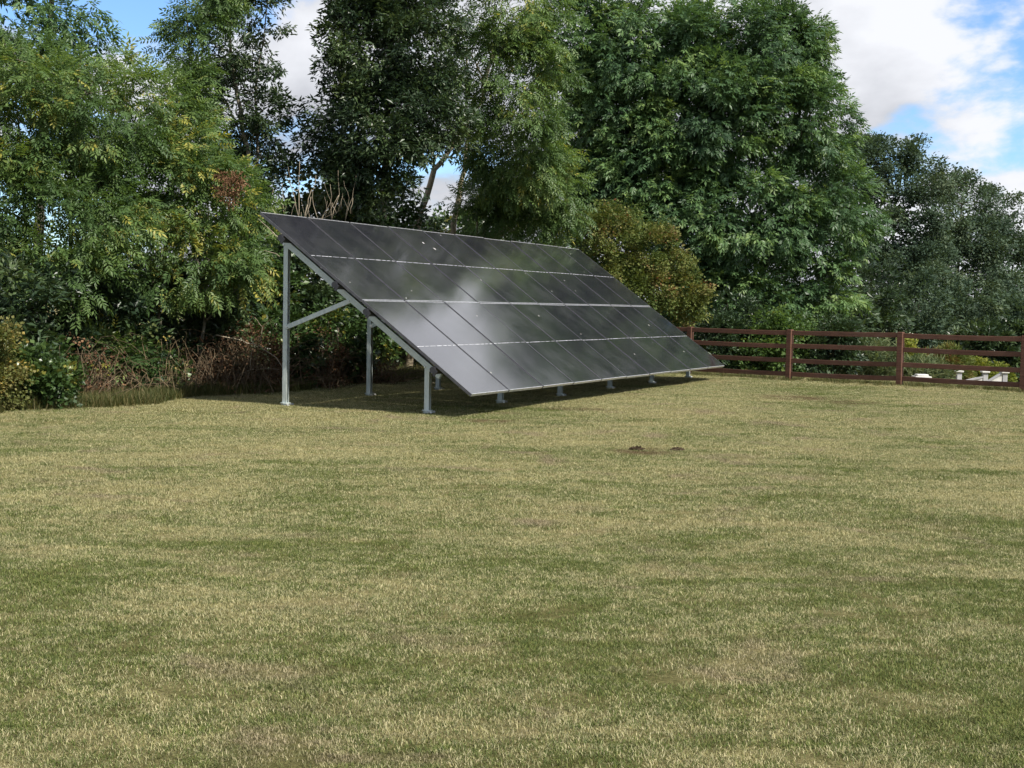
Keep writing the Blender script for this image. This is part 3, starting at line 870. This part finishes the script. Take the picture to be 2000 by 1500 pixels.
# shrubs behind the fence, under the great ash
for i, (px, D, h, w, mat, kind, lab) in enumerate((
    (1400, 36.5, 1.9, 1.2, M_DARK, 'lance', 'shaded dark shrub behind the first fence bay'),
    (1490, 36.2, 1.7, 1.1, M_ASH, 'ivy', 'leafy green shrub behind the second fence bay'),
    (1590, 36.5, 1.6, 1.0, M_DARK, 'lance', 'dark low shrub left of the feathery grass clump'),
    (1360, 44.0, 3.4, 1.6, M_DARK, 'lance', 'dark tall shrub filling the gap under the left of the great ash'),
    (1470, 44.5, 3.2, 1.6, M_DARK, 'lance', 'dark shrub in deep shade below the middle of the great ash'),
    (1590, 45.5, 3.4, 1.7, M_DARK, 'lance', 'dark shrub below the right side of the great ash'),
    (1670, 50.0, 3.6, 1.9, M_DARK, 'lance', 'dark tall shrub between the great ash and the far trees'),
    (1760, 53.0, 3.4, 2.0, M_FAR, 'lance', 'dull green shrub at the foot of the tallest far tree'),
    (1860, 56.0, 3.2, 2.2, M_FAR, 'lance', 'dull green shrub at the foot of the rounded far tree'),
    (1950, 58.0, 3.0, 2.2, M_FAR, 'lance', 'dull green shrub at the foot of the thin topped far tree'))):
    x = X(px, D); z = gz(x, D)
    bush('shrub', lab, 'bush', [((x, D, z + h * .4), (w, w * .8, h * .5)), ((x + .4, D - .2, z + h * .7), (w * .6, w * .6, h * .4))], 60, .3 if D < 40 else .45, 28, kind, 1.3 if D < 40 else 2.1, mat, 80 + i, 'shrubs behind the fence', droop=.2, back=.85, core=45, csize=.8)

# yellow flowering shrub at the left edge
x = X(-10, 17.4)
bush('yellow_shrub', 'yellow green flowering shrub at the left edge of the lawn', 'shrub', [((x - .2, 17.5, .5), (.38, .35, .5)), ((x - .02, 17.4, .85), (.2, .22, .28)), ((x + .1, 17.45, .45), (.2, .2, .35)), ((x - .25, 17.5, 1.05), (.2, .2, .22))], 64, .13, 18, 'small', 1.1, M_YEL, 90, droop=-.2, vlo=.1, vhi=.9)
x = X(35, 17.9)
bush('bramble_bush', 'low green bramble beside the yellow shrub on the left', 'bush', [((x, 18.0, .35), (.5, .4, .36)), ((x + .25, 18.1, .2), (.35, .35, .22))], 50, .18, 26, 'ivy', .95, M_IVY, 91, droop=.1, vlo=.3, vhi=.95)

for i, (px, D, h, w, mat, kind, lab) in enumerate((
    (75, 18.9, .8, .45, M_IVY, 'ivy', 'low green bramble left of the brown dead heap'),
    (205, 20.6, .9, .5, M_ASH, 'ash', 'small ash regrowth between the dead stems'),
    (270, 21.2, .75, .5, M_IVY, 'ivy', 'low green bramble among the tan dead stems'),
    (430, 22.6, .9, .55, M_DARK, 'lance', 'dark low shrub left of the reddish bramble mound'),
    (545, 23.2, 1.3, .5, M_IVY, 'ivy', 'green leafy bramble right beside the tall end post'),
    (650, 24.8, 1.5, .6, M_IVY, 'ivy', 'ivy clad low bush between the two back posts'))):
    x = X(px, D)
    bush('low_bush', lab, 'bush', [((x, D, h * .45), (w, w * .8, h * .5)), ((x + .2, D, h * .3), (w * .8, w * .7, h * .35))], 34, .22, 22 if kind != 'ash' else 26, kind, 1.15, mat, 140 + i, 'low green growth at the hedge foot', droop=.2, vlo=.1, vhi=.9, back=.7, core=14, csize=.5)

# ------------------------------------------------------------------ dead brambles, stems and fallen wood
def tangle(name, label, cat, cx, cy, w, h, n, mat, seed, leafmat=None, leaves=0, upr=.3, rad=.006, group=None):
    rg = np.random.default_rng(seed); z = gz(cx, cy); loc = np.array([cx, cy, z])
    root = empty(name, loc, label, cat, group)
    g = Geo()
    for i in range(n):
        a = rg.uniform(-1, 1)
        p0 = np.array([a * w, rg.normal(0, .3), 0.0])
        hh = h * rg.uniform(.3, 1.05) * (1 - .45 * abs(a))
        dr = np.array([rg.normal(0, .55), rg.normal(-.1, .35), 0]) * (1 - upr)
        t = np.linspace(0, 1, 7)[:, None]
        P = p0 + dr * t * 1.2 + np.array([0, 0, 1.0]) * (hh * np.sin(t * rg.uniform(1.5, 2.6)))
        P += np.cumsum(rg.normal(0, .025, (7, 3)), 0)
        P[:, 2] = np.maximum(P[:, 2], .008)
        g.tube(P, np.linspace(rad * rg.uniform(.6, 1.3), rad * .4, 7), 3, cap=False)
    st = ob('stems', mesh_np('stems', np.vstack(g.V), np.vstack(g.F), mat), root, kind='stuff')
    if leaves:
        P = np.stack([rg.uniform(-w, w, leaves), rg.normal(0, .28, leaves), np.abs(rg.normal(0, .45, leaves)) * h], 1)
        P[:, 2] = np.minimum(P[:, 2], h * (1.05 - .5 * np.abs(P[:, 0]) / w)) + .02
        D = norm(rg.normal(size=(leaves, 3)) + np.array([0, -.2, -.5]))
        V, F, A = place_leaves('small', P, D, rg.uniform(.7, 1.3, leaves), rg.random(leaves), rg)
        ob('dead_leaves', mesh_np('dead_leaves', V, F, leafmat, {'v': A}), root, kind='stuff')
    return root

for i, (px, D, w, h, n, mat, lm, lv, up_, lab) in enumerate((
    (125, 19.3, .5, .95, 150, M_BRAMBLE, M_DEADLEAF, 120, .2, 'brown dead bramble heap at the left under the ash'),
    (215, 20.2, .5, .7, 110, M_STRAW, M_DEADLEAF, 60, .3, 'greyish dead stems left of the tan grass heads'),
    (295, 20.9, .5, 1.0, 120, M_STRAW, M_YEL, 50, .7, 'tall tan dead stems standing under the young ash'),
    (385, 21.6, .55, .8, 130, M_BRAMBLE, M_DEADLEAF, 130, .2, 'tangled brown bramble stems on the verge'),
    (480, 22.1, .55, 1.1, 200, M_BRAMBLE, M_DEADLEAF, 520, .25, 'reddish brown dead bramble mound left of the tall post'),
    (610, 23.4, .55, 1.0, 140, M_BRAMBLE, M_DEADLEAF, 260, .25, 'dead bramble heap seen between the two back posts'),
    (700, 25.0, .7, .55, 220, M_BRAMBLE, M_DEADLEAF, 120, .1, 'low pile of cut brown twigs behind the second post'))):
    tangle('dead_bramble', lab, 'brambles', X(px, D), D, w, h, n, mat, 100 + i, lm, lv, up_, group='dead brambles along the hedge foot')

def bare(name, label, pts_list, mat, cat='branch'):
    g = Geo(); rg = np.random.default_rng(len(label))
    p0 = np.array(pts_list[0][0][0], float)
    for pts, r in pts_list:
        P = []
        pts = [np.array(p, float) for p in pts]
        for a, b in zip(pts[:-1], pts[1:]):
            for t in np.linspace(0, 1, 4)[:-1]: P.append(a + (b - a) * t + rg.normal(0, .008, 3))
        P.append(pts[-1]); g.tube(np.array(P), np.linspace(r, r * .35, len(P)), 5)
    return tag(g.obj(name, mat, None, tuple(p0), smooth=True), label, cat)

g0 = 21.4
bare('bare_branch', 'pale forked bare branch beside the top of the tall post', [([pt(560, 500, g0), pt(545, 470, g0), pt(530, 455, g0), pt(500, 428, g0)], .011), ([pt(548, 478, g0), pt(540, 440, g0), pt(528, 410, g0)], .007), ([pt(545, 500, g0), pt(515, 490, g0), pt(485, 515, g0)], .006), ([pt(552, 520, g0), pt(562, 560, g0)], .008), ([pt(530, 455, g0), pt(510, 470, g0)], .005)], M_TWIG)
g1 = 21.7
bare('bare_branch', 'pale dead branch arching over the reddish brambles', [([pt(420, 655, g1), pt(470, 665, g1), pt(505, 675, g1), pt(540, 700, g1), pt(560, 740, g1)], .012), ([pt(505, 675, g1), pt(512, 640, g1), pt(495, 620, g1)], .008), ([pt(470, 728, g1), pt(500, 720, g1), pt(545, 722, g1)], .008), ([pt(490, 690, g1), pt(486, 730, g1)], .007)], M_TWIG)
g2 = 25.0
sh = []; rs = random.Random(12)
for (x0, x1, yt, r) in ((556, 546, 360, .012), (574, 580, 318, .013), (598, 604, 372, .015), (640, 655, 335, .009), (622, 612, 345, .009), (545, 530, 372, .008), (660, 690, 345, .008), (600, 640, 362, .008)):
    a = pt(x0, 520, g2 + 1.9); b = pt((x0 + x1) / 2 + rs.uniform(-6, 6), 430, g2 + rs.uniform(-.2, .2)); c = pt(x1 + rs.uniform(-8, 8), (yt + 430) / 2, g2); d = pt(x1, yt, g2)
    sh.append(([(X(x0, g2 + 2), g2 + 2, -.05), a, b, c, d], r))
    for q in range(2):
        sg = rs.choice((-1, 1)); y1 = yt + rs.uniform(15, 60)
        sh.append(([b if q else c, pt(x1 + sg * rs.uniform(10, 20), y1 + 25, g2 - .1), pt(x1 + sg * rs.uniform(16, 34), y1 - 8, g2 - .15)], r * .55))
bare('bare_shoots', 'pale bare shoots standing above the left end of the panels', sh, M_TWIG, 'shoots')

# hanging cluster of brown dead leaves on the yellow tinted ash
def dead_cluster():
    rg = np.random.default_rng(4)
    c = np.array(pt(445, 372, 21.0)); n = 170
    P = rg.uniform(-1, 1, (n, 3)) * np.array([.20, .12, .25]); w_ = .95 - (P[:, 2] < -.02) * (-P[:, 2] - .02) * 3.6
    P = P[np.abs(P[:, 0]) < .2 * w_]; P[:, 0] += rg.normal(0, .025, len(P)); n = len(P)
    D = norm(rg.normal(0, .4, (n, 3)) + np.array([0, 0, -1]))
    V, F, A = place_leaves('small', P, D, rg.uniform(.6, 1.0, n), rg.uniform(.35, 1, n), rg)
    o = ob('dead_leaf_cluster', mesh_np('dead_leaf_cluster', V, F, M_DEADLEAF, {'v': A}), None, tuple(c))
    tag(o, 'hanging bunch of rusty brown dead leaves above the panel corner', 'leaves')
dead_cluster()

# white stick on the ground behind the array
bare('stick', 'short whitish stick lying on the grass behind the panels', [([pt(845, 750, 25.0), pt(875, 748, 25.3)], .012)], M_TWIG, 'stick')

# ------------------------------------------------------------------ molehill clods on the lawn
for (px, lab, s) in ((1247, 'small dark clod of soil on the lawn, left of the pair', 1.0), (1326, 'small dark clod of soil on the lawn, right of the pair', .9)):
    D = 14.15; x = X(px, D); rg = np.random.default_rng(px)
    nu, nv = 14, 8; V = []; F = []
    for j in range(nv + 1):
        th = j / nv * math.pi / 2
        for i in range(nu):
            ph = i / nu * 2 * math.pi; k = 1 + rg.normal(0, .13)
            V.append((.075 * s * math.cos(th) * math.cos(ph) * k * 1.2, .06 * s * math.cos(th) * math.sin(ph) * k, .045 * s * math.sin(th) * k - .006))
    for j in range(nv):
        for i in range(nu):
            F.append((j * nu + i, j * nu + (i + 1) % nu, (j + 1) * nu + (i + 1) % nu, (j + 1) * nu + i))
    o = ob('soil_clod', mesh_np('soil_clod', np.array(V), np.array(F), M_SOIL), None, (x, D, gz(x, D)))
    tag(o, lab, 'soil clod', 'soil clods on the lawn')

# ------------------------------------------------------------------ garden beyond the fence
def feathery():
    rg = np.random.default_rng(77)
    for (px, D, w, h, n, nm, lab) in ((1700, 38, .95, 1.45, 900, 'feathery_shrub', 'soft feathery grey green clump behind the fence'), (1800, 38.4, .8, 1.05, 700, 'feathery_shrub', 'smaller feathery clump spreading behind the third fence post')):
        x = X(px, D); z = gz(x, D); root = empty(nm, (x, D, z), lab, 'shrub', 'feathery clumps behind the fence')
        P = []; Dr = []
        for i in range(n):
            a = rg.uniform(0, 2 * math.pi); r = w * math.sqrt(rg.random()); t = rg.random()
            P.append((math.cos(a) * r * (.35 + .65 * t), math.sin(a) * r * .7 * (.35 + .65 * t), t * h * (1 - .35 * (r / w) ** 2) + .05)); Dr.append((math.cos(a) * r * .7, math.sin(a) * r * .6, .9))
        V, F, A = place_leaves('needle', np.array(P), norm(np.array(Dr) + rg.normal(0, .15, (n, 3))), rg.uniform(1.6, 3.0, n), rg.random(n), rg)
        ob('foliage', mesh_np('foliage', V, F, M_FEATHER, {'v': A}), root, kind='stuff')
        g = Geo()
        for i in range(26):
            a = rg.uniform(0, 2 * math.pi); r = w * rg.uniform(.2, .8)
            limb(g, (r * .3 * math.cos(a), r * .3 * math.sin(a), -.03), (r * math.cos(a), r * .7 * math.sin(a), h * rg.uniform(.6, .95)), .008, .003, rg, 4, 3, .06)
        ob('stem', g.mesh('stem', M_STRAW), root)
feathery()
def gb(name, lab, px, D, w, h, mat, kind, size, seed, cat='shrub', z=None, n=50):
    x = X(px, D); z = gz(x, D) if z is None else z
    bush(name, lab, cat, [((x, D, z + h * .42), (w, w * .8, h * .5))], n, .2, 30, kind, size, mat, seed, droop=0, vlo=.1, vhi=.9)
gb('conifer_bush', 'low spreading dark conifer bush beside the white pier', 1838, 46, .85, 1.3, M_HAW, 'needle', 2.4, 120, 'conifer', n=45)
gb('lime_shrub', 'small lime green shrub next to the white pier', 1815, 45, .35, .6, M_LIME, 'small', 1.6, 121)
gb('golden_shrub', 'golden yellow shrub behind the grey garden wall', 1910, 47, .5, .85, M_LIME, 'small', 1.8, 122)
gb('golden_shrub', 'small golden shrub at the right end of the grey garden wall', 1948, 47.2, .3, .65, M_LIME, 'small', 1.7, 123)
gb('dark_shrub', 'dark shrub in the shade behind the golden shrubs', 1915, 50, 1.2, 2.2, M_DARK, 'lance', 2.2, 124, n=45)
gb('dark_shrub', 'dark shrub at the right edge behind the fence', 1985, 51, 1.0, 2.3, M_DARK, 'lance', 2.2, 125, n=45)
gb('lime_sapling', 'bright green leafy sapling right of the third fence post', 1776, 40, .22, 2.2, M_LIME, 'ivy', 1.2, 126, 'sapling', n=14)

def garden_walls():
    # white capped pier
    D = 36.6; x = X(1800, D); z = gz(x, D)
    root = empty('garden_pier', (x, D, z), 'short white rendered pier with a pale capstone beyond the fence', 'pier')
    g = Geo(); g.bevbox(-.15, .15, -.15, .15, -.05, .46, .01); g.obj('shaft', M_CONC, root)
    g = Geo(); g.bevbox(-.21, .21, -.21, .21, .46, .54, .015); g.bevbox(-.15, .15, -.15, .15, .541, .59, .02); g.obj('capstone', M_CONC, root)
    # grey stepped wall with piers
    D = 44.0; x0 = X(1842, D); z = gz(x0 + 1, D)
    root = empty('garden_wall', (x0 + 1, D, z), 'low grey garden wall with piers and sloping copings beyond the fence', 'wall')
    for px in (1873, 1924, 1962):
        xx = X(px, D) - x0 - 1
        g = Geo(); g.bevbox(xx - .075, xx + .075, -.075, .075, -.05, .58, .008); p = g.obj('pier', M_CONC_G, root)
        g = Geo(); g.bevbox(xx - .12, xx + .12, -.12, .12, .58, .63, .01); g.obj('capstone', M_CONC, p)
    for (pa, pb, ha, hb) in ((1838, 1868, .22, .30), (1878, 1919, .26, .42), (1929, 1957, .28, .56)):
        xa, xb = X(pa, D) - x0 - 1, X(pb, D) - x0 - 1
        V = np.array([(xa, -.05, -.05), (xb, -.05, -.05), (xb, .05, -.05), (xa, .05, -.05), (xa, -.05, ha), (xb, -.05, hb), (xb, .05, hb), (xa, .05, ha)])
        g = Geo(); g.add(V, BOXF); p = g.obj('wall_panel', M_CONC, root)
        V2 = V.copy(); V2[:4, 2] = V[4:, 2] + .002; V2[4:, 2] = V[4:, 2] + .05; V2[[0, 1, 4, 5], 1] = -.08; V2[[2, 3, 6, 7], 1] = .08
        g = Geo(); g.add(V2, BOXF); g.obj('coping', M_CONC_G, p)
    # long low slab on the grass
    D = 34.2; x = X(1706, D); z = gz(x, D)
    g = Geo(); g.bevbox(-.33, .33, -.1, .1, -.02, .16, .012)
    o = g.obj('stone_slab', M_CONC, None, (0, 0, 0)); o.location = (x, D, z + .07)
    tag(o, 'long whitish stone slab lying on the ground behind the fence', 'slab')
garden_walls()

# ------------------------------------------------------------------ grass
def tuft_object(name, seed, n, half, lmin, lmax, w, mat, lean=.9):
    rg = np.random.default_rng(seed)
    P = np.stack([rg.uniform(-half, half, n), rg.uniform(-half, half, n), np.zeros(n)], 1)
    a = rg.uniform(0, 2 * np.pi, n); ln = rg.uniform(lmin, lmax, n); le = np.abs(rg.normal(lean, .35, n)).clip(0, 1.45)
    H = np.stack([np.cos(a), np.sin(a), np.zeros(n)], 1)
    sd_ = np.stack([-np.sin(a + rg.normal(0, .8, n)), np.cos(a), np.zeros(n)], 1); sd_ = norm(sd_) * (w * rg.uniform(.7, 1.3, n))[:, None]
    up = np.array([0, 0, 1.0])
    mid = P + H * (ln * .5 * np.sin(le * .6))[:, None] + up * (ln * .5 * np.cos(le * .6))[:, None]
    tip = mid + H * (ln * .5 * np.sin(le))[:, None] + up * (ln * .5 * np.cos(le))[:, None]
    P[:, 2] -= .004
    V = np.stack([P - sd_ * .5, P + sd_ * .5, mid + sd_ * .4, tip, mid - sd_ * .4], 1).reshape(-1, 3)
    b = np.arange(n) * 5
    F = np.concatenate([np.stack([b, b + 1, b + 2, b + 4], 1)])
    # tip triangle expressed as a thin quad
    F2 = np.stack([b + 4, b + 2, b + 3, b + 3], 1)
    tri = np.stack([b + 4, b + 2, b + 3], 1)
    me = bpy.data.meshes.new(name)
    V = V.astype(np.float32)
    me.vertices.add(len(V)); me.vertices.foreach_set('co', V.ravel())
    li = np.concatenate([F.ravel(), tri.ravel()]).astype(np.int32)
    me.loops.add(len(li)); me.loops.foreach_set('vertex_index', li)
    me.polygons.add(2 * n)
    me.polygons.foreach_set('loop_start', np.concatenate([np.arange(n) * 4, n * 4 + np.arange(n) * 3]).astype(np.int32))
    me.polygons.foreach_set('loop_total', np.concatenate([np.full(n, 4), np.full(n, 3)]).astype(np.int32))
    v = rg.random(n).astype(np.float32)
    at = me.attributes.new('v', 'FLOAT', 'FACE'); at.data.foreach_set('value', np.concatenate([v, v]))
    me.update(calc_edges=True); me.materials.append(mat)
    return bpy.data.objects.new(name, me)

def scatter(name, pts, yaw, scl, idx, tufts, label, cat):
    me = bpy.data.meshes.new(name)
    me.vertices.add(len(pts)); me.vertices.foreach_set('co', pts.astype(np.float32).ravel())
    rot = np.zeros((len(pts), 3), np.float32); rot[:, 2] = yaw
    a = me.attributes.new('rot', 'FLOAT_VECTOR', 'POINT'); a.data.foreach_set('vector', rot.ravel())
    a = me.attributes.new('scl', 'FLOAT', 'POINT'); a.data.foreach_set('value', scl.astype(np.float32))
    a = me.attributes.new('idx', 'INT', 'POINT'); a.data.foreach_set('value', idx.astype(np.int32))
    o = ob(name, me, kind='stuff'); tag(o, label, cat)
    ng = bpy.data.node_groups.new(name + '_scatter', 'GeometryNodeTree')
    ng.interface.new_socket('Geometry', in_out='INPUT', socket_type='NodeSocketGeometry')
    ng.interface.new_socket('Geometry', in_out='OUTPUT', socket_type='NodeSocketGeometry')
    gi = ng.nodes.new('NodeGroupInput'); go = ng.nodes.new('NodeGroupOutput')
    iop = ng.nodes.new('GeometryNodeInstanceOnPoints')
    jn = ng.nodes.new('GeometryNodeJoinGeometry')
    for t in reversed(tufts):
        oi = ng.nodes.new('GeometryNodeObjectInfo'); oi.inputs['Object'].default_value = t; oi.inputs['As Instance'].default_value = True
        ng.links.new(oi.outputs['Geometry'], jn.inputs[0])
    def named(n_, typ):
        na = ng.nodes.new('GeometryNodeInputNamedAttribute'); na.data_type = typ; na.inputs['Name'].default_value = n_
        return na.outputs['Attribute']
    ng.links.new(gi.outputs[0], iop.inputs['Points'])
    ng.links.new(jn.outputs[0], iop.inputs['Instance'])
    iop.inputs['Pick Instance'].default_value = True
    ng.links.new(named('idx', 'INT'), iop.inputs['Instance Index'])
    ng.links.new(named('rot', 'FLOAT_VECTOR'), iop.inputs['Rotation'])
    ng.links.new(named('scl', 'FLOAT'), iop.inputs['Scale'])
    ng.links.new(iop.outputs[0], go.inputs[0])
    md = o.modifiers.new('scatter', 'NODES'); md.node_group = ng
    return o

def hedge_b(x, y):
    return (x - AX) * B2[0] + (y - AY) * B2[1]
def build_grass():
    rg = np.random.default_rng(21)
    tufts = [tuft_object('grass_tuft', s, 300, .13, .011, .026, .0024, M_BLADE, 1.25) for s in range(6)]
    pts = []; sc = []
    for (d0, d1, dens, s) in ((3.0, 9.0, 120, .9), (9.0, 16, 80, 1.05), (16, 26, 50, 1.25), (26, 38, 26, 1.5)):
        w = .40 * d1 + 2.0
        n = int((d1 - d0) * 2 * w * dens)
        p = np.stack([rg.uniform(-w, w, n), rg.uniform(d0, d1, n)], 1)
        k = (np.abs(p[:, 0]) < .40 * p[:, 1] + 2.0) & (hedge_b(p[:, 0], p[:, 1]) < 6.2)
        k &= ((p[:, 0] - FENCE0[0]) * .63 + (p[:, 1] - FENCE0[1]) * .777) < 8
        p = p[k]; pts.append(p); sc.append(s * rg.uniform(.75, 1.25, len(p)))
    p = np.vstack(pts); s = np.concatenate(sc)
    P = np.column_stack([p, ground_z(p[:, 0], p[:, 1])])
    scatter('lawn_grass', P, rg.uniform(0, 6.28, len(P)), s, rg.integers(0, 6, len(P)), tufts, 'short patchy mown grass, straw coloured and green, covering the lawn', 'grass')
    # longer rough grass along the hedge foot
    vt = [tuft_object('verge_tuft', 40 + s, 60, .12, .08, .22, .006, M_VERGE, .75) for s in range(4)]
    n = 4200
    a = rg.uniform(-7, 24, n); b = 4.75 + np.abs(rg.normal(0, .65, n)) + .25 * np.sin(a * 1.7)
    q = np.array([AX, AY]) + a[:, None] * U2 + b[:, None] * B2
    fpos = rg.uniform(-7, 8, 900); fq = FENCE0 + fpos[:, None] * FDIR + (rg.normal(.15, .3, 900))[:, None] * np.array([.63, .777])
    scl = np.concatenate([rg.uniform(.5, 1.3, n), rg.uniform(.25, .7, 900)])
    q = np.vstack([q, fq])
    P = np.column_stack([q, ground_z(q[:, 0], q[:, 1])])
    scatter('rough_grass', P, rg.uniform(0, 6.28, len(P)), scl, rg.integers(0, 4, len(P)), vt, 'longer rough grass along the foot of the hedge and fence', 'grass')
build_grass()
